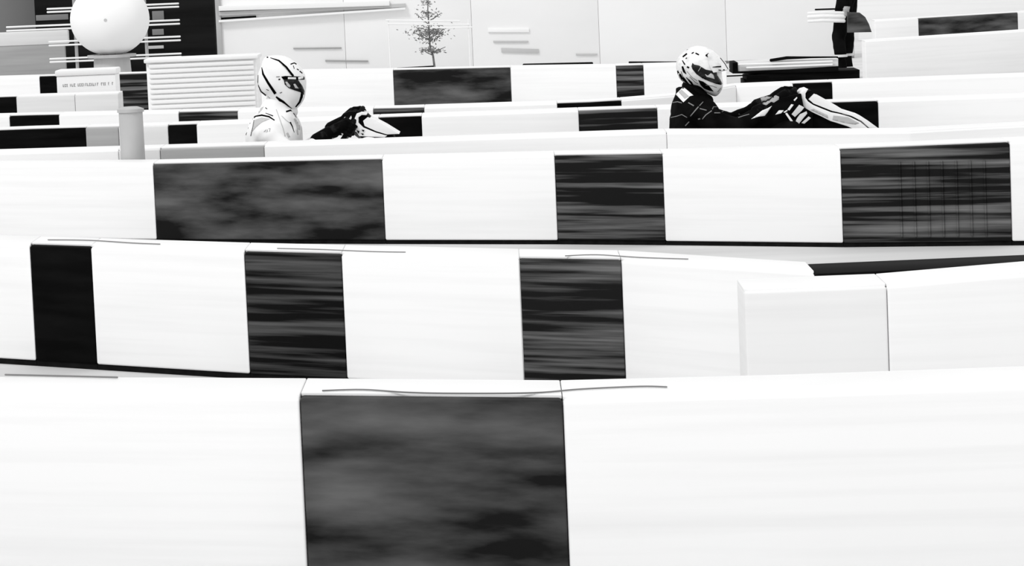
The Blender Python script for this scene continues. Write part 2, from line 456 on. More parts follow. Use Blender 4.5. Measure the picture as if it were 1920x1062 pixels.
# ---------------------------------------------------------------- white hoarding
yh = 6480*.9/149
xl = WY(408, 60, yh).x; xr = WY(1600, 60, yh).x
ho = empty('hoarding', ((xl+xr)/2, yh+.05, 0), 'long off-white hoarding across the background behind both drivers', 'hoarding')
npn = 5
for k in range(npn):
    x0 = xl+(xr-xl)*k/npn; x1 = xl+(xr-xl)*(k+1)/npn-.003
    bm = NB(); box(bm, (x0, yh, .03), (x1, yh+.05, 1.9), .002); obj('board', bm, MHO, ho)
for px_ in (410, 648, 886, 1124, 1362, 1598):
    x = WY(px_, 60, yh).x
    bm = NB(); box(bm, (x-.02, yh+.05, 0), (x+.02, yh+.1, 1.95), .004); obj('post', bm, MMET, ho)
x = WY(411, 60, yh).x
bm = NB(); box(bm, (x-.03, yh-.03, 0), (x+.03, yh, 1.95), .006); obj('end_post', bm, MPOST, ho)
def slat(x0, y0, x1, y1, th, m, nm, off=.02):
    A = WY(x0, y0, yh-off); B = WY(x1, y1, yh-off)
    t = th/2/166
    bm = NB()
    prism(bm, [A+Vector((0, 0, -t)), B+Vector((0, 0, -t)), B+Vector((0, 0, t)), A+Vector((0, 0, t))], off, .001); obj(nm, bm, m, ho)
slat(410, 16, 730, 6, 9, MW, 'awning_edge', .08)
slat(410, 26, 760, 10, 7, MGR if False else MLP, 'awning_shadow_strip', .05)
slat(410, 40, 760, 16, 4, MW, 'awning_rail', .07)
slat(410, 35, 480, 31, 3, MDK, 'dark_joint')
slat(915, 57, 992, 57, 7, MW, 'raised_strip')
slat(925, 78, 990, 78, 3, MLP, 'faint_strip')
slat(940, 94, 1010, 96, 8, MLP, 'faint_strip')
slat(550, 91, 640, 90, 2.5, MG, 'faint_strip')
slat(610, 114, 690, 115, 3, MG, 'faint_strip')
slat(1080, 102, 1120, 102, 3, MLP, 'faint_strip')
yw = 6480*.9/131
A = WY(1610, 60, yw).x; B = WY(2020, 60, yw).x
bm = NB(); box(bm, (A, yw, 0), (B, yw+.12, 2.0), .01)
wb = obj('wall_back', bm, MW); tag(wb, kind='structure')
# black hose strips behind eighth row
def strip_bar(x0, y0, x1, y1, d, th, label):
    A = WY(x0, y0, d); B = WY(x1, y1, d)
    o = empty('track_kerb_bar', ((A+B)/2).to_2d().to_3d(), label, 'rail')
    bm = NB(); tube(bm, [A, B], th, 10); obj('bar', bm, MRUB, o)
    for P in (A.lerp(B, .1), A.lerp(B, .9)):
        bm = NB(); cyl(bm, (P.x, P.y, 0), (P.x, P.y, P.z), .012, 12); obj('leg', bm, MRUB, o)
strip_bar(982, 122, 1110, 119, 6480*.9/186, .013, 'low black rail behind the white background block between the drivers')
strip_bar(745, 129, 812, 125, 6480*.9/186, .010, 'low dark rail behind the long dark background block')
strip_bar(1180, 117, 1268, 117, 6480*.9/184, .009, 'thin black rail touching the back of the right helmet')

# ---------------------------------------------------------------- sapling
ys = 6480*.9/165
def S(x, y, dy=0): return WY(x, y, ys+dy)
b0 = S(818, 160)
sp = empty('sapling', (b0.x, ys, 0), 'thin ragged sapling in front of the hoarding between the drivers', 'sapling')
bm = NB()
tube(bm, [(b0.x, ys, 0), S(815, 128), S(812, 105), S(806, 85), S(805, 60), S(802, 20), S(803, -10)], [.014, .012, .01, .009, .008, .006, .004], 8)
for (x, y, x2, y2, dy) in ((812, 104, 790, 92, .05), (810, 98, 835, 88, -.05), (806, 75, 775, 60, .06), (806, 72, 832, 55, -.03), (803, 45, 785, 30, .04), (803, 40, 828, 24, -.06)):
    tube(bm, [S(x, y), S((x+x2)/2, (y+y2)/2+1, dy/2), S(x2, y2, dy)], [.006, .005, .003], 6)
obj('stem', bm, MBARK, sp)
bm = NB()
for (cx, cy, sx, sy, n) in ((805, 60, 36, 12, 420), (808, 95, 22, 6, 170), (803, 26, 22, 8, 110), (806, 76, 16, 6, 60), (800, 6, 14, 6, 50)):
    for _ in range(n):
        q = S(random.gauss(cx, sx*.5), random.gauss(cy, sy*.5), random.gauss(0, .07))
        d = Vector((random.uniform(-1, 1), random.uniform(-1, 1), random.uniform(-.6, .6))).normalized()
        e = d.orthogonal().normalized(); L = random.uniform(.02, .04)
        vs = [bm.verts.new(q), bm.verts.new(q+d*L*.5+e*L*.22), bm.verts.new(q+d*L), bm.verts.new(q+d*L*.5-e*L*.22+d.cross(e)*.002)]
        bm.faces.new(vs)
obj('foliage', bm, MLEAF, sp, smooth=False)
wr = empty('wire_trellis', S(800, 160).to_2d().to_3d(), 'pair of white horizontal wires on stakes crossing the sapling', 'trellis')
for (x0, y0, x1, y1) in ((724, 38, 862, 39), (728, 45, 880, 46), (808, 52, 885, 51)):
    bm = NB(); tube(bm, [S(x0, y0, -.12), S((x0+x1)/2, (y0+y1)/2+.6, -.12), S(x1, y1, -.12)], .007, 8); obj('wire', bm, MW, wr)
for x in (728, 878):
    q = S(x, 36, -.11); bm = NB(); cyl(bm, (q.x, q.y, 0), q, .006, 8); obj('stake', bm, MW, wr)

# ---------------------------------------------------------------- body helpers
def remesh_obj(name, bm, m, parent, vox, smooth_it=4, amp=0, fr=9):
    o = obj(name, bm, m, parent)
    md = o.modifiers.new('r', 'REMESH'); md.mode = 'VOXEL'; md.voxel_size = vox
    ms = o.modifiers.new('s', 'SMOOTH'); ms.factor = .5; ms.iterations = smooth_it
    dg = bpy.context.evaluated_depsgraph_get(); dg.update()
    me = bpy.data.meshes.new_from_object(o.evaluated_get(dg))
    o.modifiers.clear(); o.data = me; me.name = name
    if not me.materials: me.materials.append(m)
    if amp:
        me.update()
        for v in me.vertices:
            q = v.co*fr; q.z *= 1.6
            n1 = abs(noise.noise(q+Vector((3, 1, 7)))) ; n2 = noise.noise(q*2.3)
            v.co += v.normal*(amp*(.5-2*n1)+amp*.3*n2)
    me.polygons.foreach_set('use_smooth', [True]*len(me.polygons))
    return o
def bvh_of(o):
    base = root_of(o.parent)
    me = o.data
    return BVHTree.FromPolygons([v.co+base for v in me.vertices], [tuple(p.vertices) for p in me.polygons])
def loft_sections(bm, secs, n=28, p=2.3):
    rings = []
    for c, ax, b in secs:
        rg = []
        for k in range(n):
            t = 2*math.pi*k/n; ct, st = math.cos(t), math.sin(t)
            rg.append(bm.verts.new(c+Vector((math.copysign(abs(ct)**(2/p), ct)*ax, math.copysign(abs(st)**(2/p), st)*b, 0))))
        rings.append(rg)
    for A, B in zip(rings, rings[1:]):
        for k in range(n): bm.faces.new((A[k], A[(k+1) % n], B[(k+1) % n], B[k]))
    bm.faces.new(rings[0]); bm.faces.new(rings[-1][::-1])
def pillow(bm, sil, cen, depth, width, e=2.3, nr=14, nt=72):
    """closed shell whose side outline is sil (pixels at plane depth)"""
    c = WY(cen[0], cen[1], depth)
    n = len(sil)
    # resample smooth
    pts = []
    for i in range(n):
        p0, p1, p2, p3 = (Vector(sil[(i+k-1) % n]) for k in range(4))
        for k in range(6):
            t = k/6; pts.append(.5*((2*p1)+(p2-p0)*t+(2*p0-5*p1+4*p2-p3)*t*t+(3*p1-p0-3*p2+p3)*t**3))
    W_ = [WY(q.x, q.y, depth) for q in pts]
    N = len(W_)
    rows_ = []
    for side in (-1, 1):
        rr = []
        rng = range(1, nr+1)
        for j in rng:
            a = j/nr*math.pi/2
            rho = math.sin(a)**(2/e) if j < nr else 1; yy = width*math.cos(a)**(2/e*.95) if j < nr else 0
            rr.append((rho, side*yy))
        rows_.append(rr)
    verts = {}
    def ringv(rho, y): return [bm.verts.new(c+(q-c)*rho+Vector((0, y, 0))) for q in W_]
    for s, rr in zip((-1, 1), rows_):
        pass
    L = [ringv(*q) for q in rows_[0]]            # near side centre->edge
    Rr = [ringv(*q) for q in rows_[1][:-1]]      # far side
    seq = L+Rr[::-1]
    for A, B in zip(seq, seq[1:]):
        for k in range(N): bm.faces.new((A[k], A[(k+1) % N], B[(k+1) % N], B[k]))
    for rg, s in ((seq[0], -1), (seq[-1], 1)):
        v = bm.verts.new(c+Vector((0, s*width, 0)))
        for k in range(N): bm.faces.new((rg[k], rg[(k+1) % N], v))
def decal(polys, bvhs, m, name, parent, off=.0015, depth=20.4, step=3.0, label=None):
    """outline in photo pixels wrapped onto the near surface of a shell; becomes thin solid piece"""
    bm = NB()
    if not isinstance(bvhs, (list, tuple)): bvhs = [bvhs]
    for poly in polys:
        P = []
        n = len(poly)
        for i in range(n):
            a = Vector(poly[i]); b = Vector(poly[(i+1) % n]); k = max(1, int((b-a).length/step))
            for j in range(k): P.append(a.lerp(b, j/k))
        ne = len(P)
        x0 = min(q.x for q in P); x1 = max(q.x for q in P); y0 = min(q.y for q in P); y1 = max(q.y for q in P)
        y = y0+step/2
        while y < y1:
            x = x0+step/2
            while x < x1: P.append(Vector((x, y))); x += step
            y += step
        vs, es, fs, *_ = delaunay_2d_cdt(P, [(i, (i+1) % ne) for i in range(ne)], [], 1, 1e-5)
        out = []
        for v in vs:
            w = WY(v.x, v.y, depth-.6); hit = None
            d = (w-C0).normalized()
            for bv in bvhs:
                h = bv.ray_cast(w, d, 1.2)
                if h[0] is not None and (hit is None or h[3] < hit[3]): hit = h
            out.append(None if hit is None else bm.verts.new(hit[0]-d*off))
        for f in fs:
            q = [out[i] for i in f]
            if None in q or len(set(q)) < 3: continue
            ys_ = [v.co.y for v in q]
            if max(ys_)-min(ys_) > .12: continue
            try: bm.faces.new(q)
            except ValueError: pass
    bmesh.ops.delete(bm, geom=[v for v in bm.verts if not v.link_faces], context='VERTS')
    o = obj(name, bm, m, parent)
    sm = o.modifiers.new('thick', 'SOLIDIFY'); sm.thickness = .0012; sm.offset = 0
    if label: o['label'] = label
    return o
def stroke(pts, ws):
    """polyline -> polygon outline with tapered width"""
    P = [Vector(p) for p in pts]
    if not isinstance(ws, (list, tuple)): ws = [ws]*len(P)
    L, R_ = [], []
    for i, p in enumerate(P):
        d = (P[min(i+1, len(P)-1)]-P[max(i-1, 0)]).normalized(); n = Vector((-d.y, d.x))
        L.append(tuple(p+n*ws[i]/2)); R_.append(tuple(p-n*ws[i]/2))
    return L+R_[::-1]
def zmap(ox, oy, s):
    return lambda L: [(ox+x/s, oy+y/s) for x, y in L]

def glove(parent, rim, T, wrist, fore, m, name='glove'):
    """fingers closed round the wheel rim at point rim with tangent T"""
    bm = NB()
    T = T.normalized(); A = (rim-wrist); A -= T*A.dot(T); A.normalize(); B = T.cross(A).normalized()
    if B.z < 0: B = -B
    heel = wrist
    pc = rim - A*.035 + B*.012
    tube(bm, [heel, heel.lerp(pc, .5)+T*.004, pc+B*.004], [.031, .036, .034], 14)
    for i in range(4):
        off = T*((i-1.5)*.0215)
        lens = (1, 1.08, 1.02, .85)[i]
        K = rim - A*.04 + B*.024 + off
        ch = [heel.lerp(K, .6), K]
        for th in (125, 85, 45, 5, -35*lens, -70*lens):
            a = math.radians(th); ch.append(rim+off+(math.cos(a)*A+math.sin(a)*B)*.0265)
        tube(bm, ch, [.013, .0125, .012, .0115, .011, .0105, .0095, .0085], 10)
    side = T*.043
    ch = [heel+side*.5-B*.006, rim-A*.045+side-B*.006]
    for th in (200, 245, 290):
        a = math.radians(th); ch.append(rim+side*.9+(math.cos(a)*A+math.sin(a)*B)*.026)
    tube(bm, ch, [.017, .0145, .013, .012, .010], 10)
    g = remesh_obj(name, bm, m, parent, .0045, 2)
    return g

def make_driver(c):
    """c: dictionary with the pose of one driver in a kart"""
    Y = c['depth']
    def P(x, y, dy=0): return WY(x, y, Y)+Vector((0, dy, 0))
    px = Y/FPX
    root = empty('person', (P(*c['hip']).x, Y, .09), c['label'], 'person')
    bm = NB()
    loft_sections(bm, [(P(x, y), a*px, b) for x, y, a, b in c['torso']])
    hx = c['head']
    tube(bm, [P(*c['neck']), P(*hx)], [.055, .085], 16)
    for s in (-1, 1):
        tube(bm, [P(*c['sho'], s*.13), P(*c['sho'], s*.185), P(*c['elb'], s*.27), ], [.07, .066, .052], 14)
        tube(bm, [P(*c['elb'], s*.27), P(*c['elb'], s*.27).lerp(c['wr'][s], .5)+Vector((0, 0, -.003)), c['wr'][s]], [.052, .046, .036], 14)
        hp = P(*c['hip'], s*.10); kn = P(*c['knee'], s*.17); an = P(*c['ank'], s*.14)
        tube(bm, [hp, hp.lerp(kn, .5), kn], [.092, .08, .062], 14)
        tube(bm, [kn, kn.lerp(an, .35), an], [.062, .058, .042], 14)
        tube(bm, [an, an+Vector((.09, 0, .05)), an+Vector((.15, 0, .11))], [.042, .04, .03], 12)
    body = remesh_obj('body', bm, c['suit'], root, .011, 5, c.get('amp', .006), 8)
    # collar
    bm = NB(); cc = P(*c['collar']); torus(bm, cc, c.get('coln', (.25, 0, 1)), .072, .022, 32, 12)
    bmesh.ops.scale(bm, vec=(1.05, .95, 1.5), verts=bm.verts, space=Matrix.Translation(-cc)); obj('collar', bm, c['suit'], root)
    # helmet
    H = empty_child = bpy.data.objects.new('helmet', None); col.objects.link(H); H.parent = root
    H.location = P(*c['hc'])-root.location
    bm = NB(); pillow(bm, c['sil'], c['hc'], Y, .128)
    hs = obj('helmet_shell', bm, c['hmat'], H, angle=60)
    # gloves
    wc = P(*c['wheel']); tilt = math.radians(c['tilt'])
    nrm = Vector((-math.cos(tilt), 0, math.sin(tilt))); up = Vector((math.sin(tilt), 0, math.cos(tilt)))
    gl = []
    for s in (-1, 1):
        an = math.radians(c['grip'][0 if s < 0 else 1])
        rim = wc+(Vector((0, s, 0))*math.cos(an)+up*math.sin(an))*.15
        T = (Vector((0, -s, 0))*math.sin(an)+up*math.cos(an))
        g = glove(root, rim, T, c['wr'][s], None, MGLO)
        bm = NB(); fa = c['wr'][s]; el = P(*c['elb'], s*.27); dd = (el-fa).normalized()
        tube(bm, [fa-dd*.01, fa+dd*.04, fa+dd*.085], [.036, .045, .052], 16); cf = obj('cuff', bm, MGLO, g); gl += [g, cf]
        bm = NB(); an_ = P(*c['ank'], s*.14)
        tube(bm, [an_+Vector((-.04, 0, .03)), an_, an_+Vector((.09, 0, .052)), an_+Vector((.165, 0, .12))], [.05, .05, .047, .036], 14); obj('shoe', bm, MRUB, root)
    return root, body, H, hs, gl, nrm, up

def make_kart(c, label):
    Y = c['depth']
    def P(x, y, dy=0): return WY(x, y, Y)+Vector((0, dy, 0))
    hip = P(*c['hip']); x0 = hip.x
    k = empty('go_kart', (x0+.3, Y, 0), label, 'go kart')
    bm = NB()
    for s in (-1, 1):
        tube(bm, [(x0-.35, Y+s*.22, .06), (x0+.2, Y+s*.24, .06), (x0+.75, Y+s*.22, .06), (x0+1.15, Y+s*.16, .07)], .014, 10)
        tube(bm, [(x0-.05, Y+s*.24, .06), (x0, Y+s*.5, .07), (x0+.55, Y+s*.5, .07), (x0+.6, Y+s*.24, .06)], .011, 10)
    for x in (x0-.35, x0+.1, x0+.55, x0+1.0): tube(bm, [(x, Y-.23, .06), (x, Y+.23, .06)], .013, 10)
    obj('frame', bm, MK, k)
    bm = NB(); box(bm, (x0+.15, Y-.22, .04), (x0+1.1, Y+.22, .05), .002); obj('floor_tray', bm, MMET, k)
    for (xw, r, wd, yo) in ((x0-.22, .14, .2, .58), (x0+.88, .128, .13, .55)):
        for s in (-1, 1):
            bm = NB(); torus(bm, (xw, Y+s*yo, r), (0, 1, 0), r*.7, r*.3, 40, 14)
            for v in bm.verts:
                v.co.y = Y+s*yo+(v.co.y-(Y+s*yo))*wd/(r*.6)
            ty = obj('tyre', bm, MRUB, k)
            bm = NB(); cyl(bm, (xw, Y+s*yo-wd*.4, r), (xw, Y+s*yo+wd*.4, r), r*.46, 24); obj('rim', bm, MMET, ty)
    bm = NB(); cyl(bm, (x0-.22, Y-.6, .14), (x0-.22, Y+.6, .14), .02); obj('rear_axle', bm, MMET, k)
    bm = NB()
    pr = []
    for i in range(13):
        a = i/12
        pr.append((x0+.24-.36*a**.8, .10+.36*a**2.6))
    vs = []
    for (x, z) in pr:
        ring = []
        for j in range(9):
            t = (j/8-.5)*2; ring.append(bm.verts.new((x+abs(t)**3*.06, Y+t*.21, z-.03+abs(t)**2.4*.09)))
        vs.append(ring)
    for A, B in zip(vs, vs[1:]):
        for j in range(8): bm.faces.new((A[j], A[j+1], B[j+1], B[j]))
    se = obj('seat', bm, MK, k); sm = se.modifiers.new('t', 'SOLIDIFY'); sm.thickness = .008
    for s in (-1, 1):
        bm = NB(); box(bm, (x0-.02, Y+s*.55-.09, .05), (x0+.62, Y+s*.55+.09, .22), .05); obj('side_pod', bm, MW, k)
    bm = NB(); tube(bm, [(x0-.42, Y-.6, .16), (x0-.5, Y-.5, .16), (x0-.5, Y+.5, .16), (x0-.42, Y+.6, .16)], .05, 14); obj('rear_bumper', bm, MK, k)
    bm = NB(); tube(bm, [(x0+1.05, Y-.5, .13), (x0+1.25, Y-.36, .13), (x0+1.3, Y, .13), (x0+1.25, Y+.36, .13), (x0+1.05, Y+.5, .13)], [.05, .07, .08, .07, .05], 14); obj('nose_bumper', bm, MW, k)
    bm = NB(); box(bm, (x0-.12, Y+.27, .1), (x0+.1, Y+.45, .3), .02)
    for i in range(6): box(bm, (x0-.1, Y+.28, .3+i*.014), (x0+.06, Y+.43, .307+i*.014), .001)
    obj('engine', bm, MMET, k)
    wc = P(*c['wheel']); tilt = math.radians(c['tilt'])
    nrm = Vector((-math.cos(tilt), 0, math.sin(tilt)))
    bm = NB(); torus(bm, wc, nrm, .15, .0145, 48, 12); wh = obj('steering_wheel', bm, MRUB, k)
    bm = NB(); up = Vector((math.sin(tilt), 0, math.cos(tilt)))
    for t in (0, 120, 240):
        d = Vector((0, 1, 0))*math.sin(math.radians(t))-up*math.cos(math.radians(t))
        tube(bm, [wc-nrm*.02, wc+d*.145], .009, 8)
    cyl(bm, wc-nrm*.03, wc, .035); obj('spokes', bm, MMET, wh)
    bm = NB(); tube(bm, [wc-nrm*.03, Vector((x0+.85, Y, .09))], .011, 10); obj('steering_column', bm, MMET, k)
    return k, P

# ---------------------------------------------------------------- driver in white
ZL = zmap(450, 90, 5.9); ZA = zmap(440, 80, 4.425)
YL = 20.5
px = YL/FPX
cl = dict(depth=YL, label='driver in white suit and striped white helmet leaning over the wheel on the left', hip=(535, 362),
    torso=[(540, 378, 26, .14), (536, 360, 40, .18), (528, 330, 46, .18), (519, 295, 48, .175), (514, 270, 54, .20), (514, 248, 53, .21), (515, 230, 47, .215), (517, 214, 38, .18), (518, 202, 31, .12), (520, 192, 27, .085), (522, 182, 24, .07)],
    neck=(522, 205), head=(528, 158), sho=(500, 246), elb=(562, 292), wr={-1: WY(618, 247, YL)+Vector((0, -.15, 0)), 1: WY(640, 232, YL)+Vector((0, .12, 0))},
    knee=(694, 272), ank=(800, 358), suit=MSW, collar=(528, 200), coln=(.3, 0, 1), hc=(527, 152), wheel=(655, 243), tilt=35, grip=(5, 42), hmat=MHEL, amp=.007,
    sil=ZL([(300, 92), (420, 80), (520, 98), (620, 160), (690, 240), (728, 330), (732, 430), (712, 560), (650, 655), (590, 695), (500, 655), (350, 572), (232, 492), (195, 400), (200, 290), (232, 205), (255, 130)]))
r, body, H, hs, wc, nrm, up = make_driver(cl)
bh = bvh_of(hs); bb = bvh_of(body)
decal([stroke(ZL([(240, 215), (255, 290), (310, 385), (392, 508)]), [1, 3.6, 4.4, 5.2]), stroke(ZL([(398, 540), (470, 600), (590, 708)]), [2.5, 6.5, 5.5])], bh, MDK, 'rear_stripe', H, label='black tapering stripe')
decal([stroke(ZL([(335, 108), (430, 140), (510, 210), (590, 312)]), [1, 3, 3.6, 4])], bh, MDK, 'crown_stripe', H, label='black crown stripe')
decal([stroke(ZL([(445, 165), (520, 245), (560, 300)]), .6)], bh, MLP, 'crown_stripe_line', H, off=.003)
decal([stroke(ZL([(200, 300), (196, 400), (232, 482), (330, 562), (420, 608), (510, 650)]), [.8, 1.2, 2.2, 2.4, 2.4, 2.4])], bh, MDK, 'bottom_edge_trim', H)
vis = decal([ZL([(482, 350), (640, 350), (690, 420), (716, 480), (708, 520), (670, 490), (600, 468), (540, 445), (495, 405)])], bh, MVIS, 'visor', H, off=.003, label='dark visor')
decal([ZL([(500, 375), (520, 372), (560, 420), (550, 440), (520, 420)]), ZL([(590, 400), (610, 395), (650, 450), (610, 445)])], bh, MLP, 'painted_visor_reflection', H, off=.0045)  # reflection on the visor painted as pale shapes
decal([ZL([(455, 318), (500, 310), (712, 318), (715, 350), (480, 352)])], bh, MDK, 'visor_hinge_band', H, off=.003)
decal([stroke(ZL([(530, 335), (620, 337)]), 3.6), stroke(ZL([(645, 337), (700, 326)]), 4)], bh, MHEL, 'peak_bar', H, off=.008)
decal([stroke(ZL([(690, 470), (682, 540), (660, 600), (615, 655)]), [4, 4.6, 3.6, 2])], bh, MDK, 'chin_stripe', H)
decal([stroke(ZL([(560, 180), (600, 165), (625, 180)]), 2), stroke(ZL([(590, 195), (600, 230)]), 1), stroke(ZL([(630, 232), (650, 245)]), 1.6), stroke(ZL([(660, 255), (690, 280)]), 1.8), stroke(ZL([(400, 320), (440, 318)]), 1), stroke(ZL([(425, 350), (445, 345)]), 2.4), stroke(ZL([(440, 500), (465, 490)]), 1), stroke(ZL([(290, 460), (318, 470)]), .8), stroke(ZL([(295, 103), (312, 103)]), 2.4)], bh, MDK, 'small_marks', H)
decal([stroke(ZL([(66, 965), (95, 860), (130, 790), (170, 757), (240, 744), (320, 760), (382, 800)]), [1, 1.8, 2.2, 2.6, 3, 2.8, 2]), stroke(ZL([(118, 975), (140, 880), (155, 800)]), 1), stroke(ZL([(555, 820), (580, 870), (600, 935)]), [2.6, 1.6, .8]), stroke(ZL([(510, 705), (560, 690), (590, 700)]), 3), stroke(ZL([(590, 720), (625, 770)]), 1.3), stroke(ZL([(665, 745), (685, 765)]), 3), stroke(ZL([(282, 720), (365, 752)]), [1, 1.8]), stroke(ZL([(280, 660), (300, 675)]), 1.4)], bb, MDK, 'piping', r, label='black piping over the shoulder')
decal([ZL([(155, 800), (240, 768), (330, 785), (240, 825), (175, 880), (135, 930)]), ZL([(178, 728), (228, 650), (262, 650), (240, 690), (200, 735)]), stroke(ZL([(460, 750), (510, 800), (550, 830)]), 1), stroke(ZL([(600, 780), (625, 850), (640, 960)]), 2.2), stroke(ZL([(670, 800), (690, 880), (700, 930)]), 1.6), stroke(ZL([(400, 680), (430, 760), (480, 900), (500, 980)]), 1.2), ZL([(600, 740), (640, 720), (680, 800), (700, 930), (640, 900)]), stroke(ZL([(520, 940), (545, 990)]), 4)], bb, MLP, 'grey_panel_and_creases', r, label='pale grey shoulder inset with crease shading painted in grey')  # shoulder inset, and crease shade painted on as grey strokes
decal([stroke(ZL([(265, 930), (285, 905), (290, 935)]), .7), stroke(ZL([(300, 900), (305, 930)]), .7), stroke(ZL([(315, 895), (335, 890), (325, 925)]), .7)], bb, MGR, 'sleeve_mark', r)
k, P = make_kart(cl, 'low white kart carrying the driver in white behind the barrier')
# driver fairing
def fairing(k, P, up_poly, low_poly, core, insets, wdt=.13):
    bm = NB(); prism(bm, [P(*q)+Vector((0, -wdt, 0)) for q in up_poly], wdt*2, .003); f = obj('front_fairing', bm, MW, k, angle=40)
    bm = NB(); prism(bm, [P(*q)+Vector((0, -wdt-.012, 0)) for q in low_poly], wdt*2+.024, .003); l = obj('fairing_skirt', bm, MW, f, angle=40)
    bm = NB(); prism(bm, [P(*q)+Vector((0, -wdt+.012, 0)) for q in core], wdt*2-.024, .002); obj('fairing_bracket', bm, MK, k, angle=40)
    bl = bvh_of2(l)
    if insets: decal(insets, bl, MLP, 'fairing_inset', f, label='grey inset on the skirt')
    return f
def bvh_of2(o):
    base = root_of(o.parent); me = o.data
    return BVHTree.FromPolygons([v.co+base for v in me.vertices], [tuple(p.vertices) for p in me.polygons])
fairing(k, P, ZA([(1072, 640), (1110, 608), (1170, 632), (1260, 680), (1370, 748), (1270, 752), (1180, 725), (1085, 682)]),
    ZA([(1105, 578), (1060, 566), (1020, 580), (995, 640), (1000, 700), (1040, 765), (1250, 775), (1270, 762), (1180, 738), (1075, 695), (1035, 655), (1035, 610), (1062, 590), (1100, 592)]),
    ZA([(1045, 600), (1100, 590), (1120, 610), (1200, 660), (1300, 730), (1330, 790), (1060, 790), (1030, 660)]), None)
bm = NB()
prism(bm, [P(*q)+Vector((0, -.06, 0)) for q in ZA([(860, 640), (900, 590), (950, 568), (1010, 568), (1000, 640), (990, 770), (850, 765)])], .12, .006)
obj('wheel_pad', bm, MK, k)
bm = NB()
for q in ([(1020, 715), (1045, 725), (1035, 745)], [(1060, 710), (1085, 715), (1075, 730)], [(1055, 740), (1080, 745), (1070, 758)]):
    prism(bm, [P(*v)+Vector((0, -.148, 0)) for v in ZA(q)], .008, 0)
obj('bolt', bm, MK, k)
bm = NB()
for q in ([(895, 640), (920, 610), (925, 625), (905, 650)], [(935, 655), (970, 600), (975, 620), (950, 665)], [(880, 720), (900, 735), (915, 765), (895, 765)], [(860, 712), (880, 700), (885, 715), (865, 725)]):
    prism(bm, [P(*v)+Vector((0, -.07, 0)) for v in ZA(q)], .012, 0)
obj('pad_marks', bm, MW, k)

# ---------------------------------------------------------------- driver in black
ZR = zmap(1240, 70, 6.244); ZF = zmap(1400, 130, 7.385)
YR = 20.35
cr_ = dict(depth=YR, label='driver in black suit and patterned white helmet reaching for the wheel on the right', hip=(1312, 332),
    torso=[(1318, 350, 26, .14), (1312, 332, 40, .18), (1306, 300, 45, .18), (1301, 270, 46, .175), (1300, 242, 44, .20), (1302, 222, 46, .215), (1303, 206, 45, .215), (1300, 192, 39, .18), (1297, 180, 33, .12), (1294, 170, 28, .09), (1293, 163, 25, .075)],
    neck=(1305, 185), head=(1312, 140), sho=(1298, 212), elb=(1376, 234), wr={-1: WY(1438, 198, YR)+Vector((0, -.14, 0)), 1: WY(1446, 192, YR)+Vector((0, .13, 0))},
    knee=(1478, 240), ank=(1590, 325), suit=MSB, collar=(1308, 176), coln=(.45, 0, 1), hc=(1313, 130), wheel=(1464, 208), tilt=35, grip=(38, 46), hmat=MHEG, amp=.007,
    sil=ZR([(300, 140), (400, 102), (500, 108), (600, 150), (672, 225), (700, 310), (705, 400), (712, 470), (722, 550), (704, 625), (640, 690), (560, 668), (470, 610), (380, 575), (280, 540), (210, 480), (182, 395), (175, 300), (220, 210)]))
r, body, H, hs, wc, nrm, up = make_driver(cr_)
bh = bvh_of(hs); bb = bvh_of(body)
decal([ZR([(365, 300), (385, 320), (440, 330), (520, 378), (590, 392), (645, 385), (655, 445), (690, 495), (716, 545), (700, 558), (640, 545), (560, 515), (480, 480), (410, 430), (365, 375), (352, 340)])], bh, MVIS, 'visor', H, off=.003, label='dark visor')
decal([ZR([(510, 430), (545, 450), (580, 420), (610, 440), (625, 490), (590, 480), (560, 470), (530, 465)])], bh, MLP, 'visor_opening', H, off=.005)
decal([stroke(ZR([(465, 345), (430, 400)]), .9)], bh, MLP, 'visor_tab', H, off=.005)
for q_ in ([ZR([(430, 500), (490, 520), (560, 570), (612, 635), (560, 625), (500, 600), (460, 560)]), stroke(ZR([(190, 390), (215, 470), (275, 530)]), [2, 6, 4]), stroke(ZR([(245, 340), (265, 400), (290, 430)]), [3, 4, 1]), stroke(ZR([(290, 470), (350, 530), (380, 570)]), [1, 3, 1]), stroke(ZR([(250, 470), (320, 560)]), 4), stroke(ZR([(215, 430), (250, 500)]), 4), stroke(ZR([(320, 500), (370, 560)]), 3), stroke(ZR([(300, 345), (325, 358)]), 3), stroke(ZR([(245, 270), (275, 320)]), [1.5, 2.5]), stroke(ZR([(250, 230), (300, 190)]), 2.6), stroke(ZR([(235, 170), (310, 140)]), 1), stroke(ZR([(355, 190), (380, 175)]), 2), stroke(ZR([(400, 185), (440, 205)]), 2.4), stroke(ZR([(300, 240), (285, 250)]), 1.6)]): decal([q_], bh, MDK, 'pattern_patch', H)
decal([stroke(ZR([(330, 460), (400, 530), (430, 545)]), 1), stroke(ZR([(230, 400), (255, 470)]), 1.6), stroke(ZR([(300, 400), (360, 470), (420, 510)]), .8), stroke(ZR([(660, 640), (700, 590)]), .8), stroke(ZR([(520, 560), (600, 570), (650, 590)]), 1), ], bh, MGR, 'grey_streaks', H)
decal([stroke(ZR([(555, 190), (520, 215)]), 2.8), stroke(ZR([(520, 215), (575, 245)]), 1.6), stroke(ZR([(575, 245), (590, 225)]), 1.2), stroke(ZR([(650, 295), (690, 255)]), 1.2), stroke(ZR([(650, 265), (690, 290)]), .8)], bh, MDK, 'crown_mark', H)
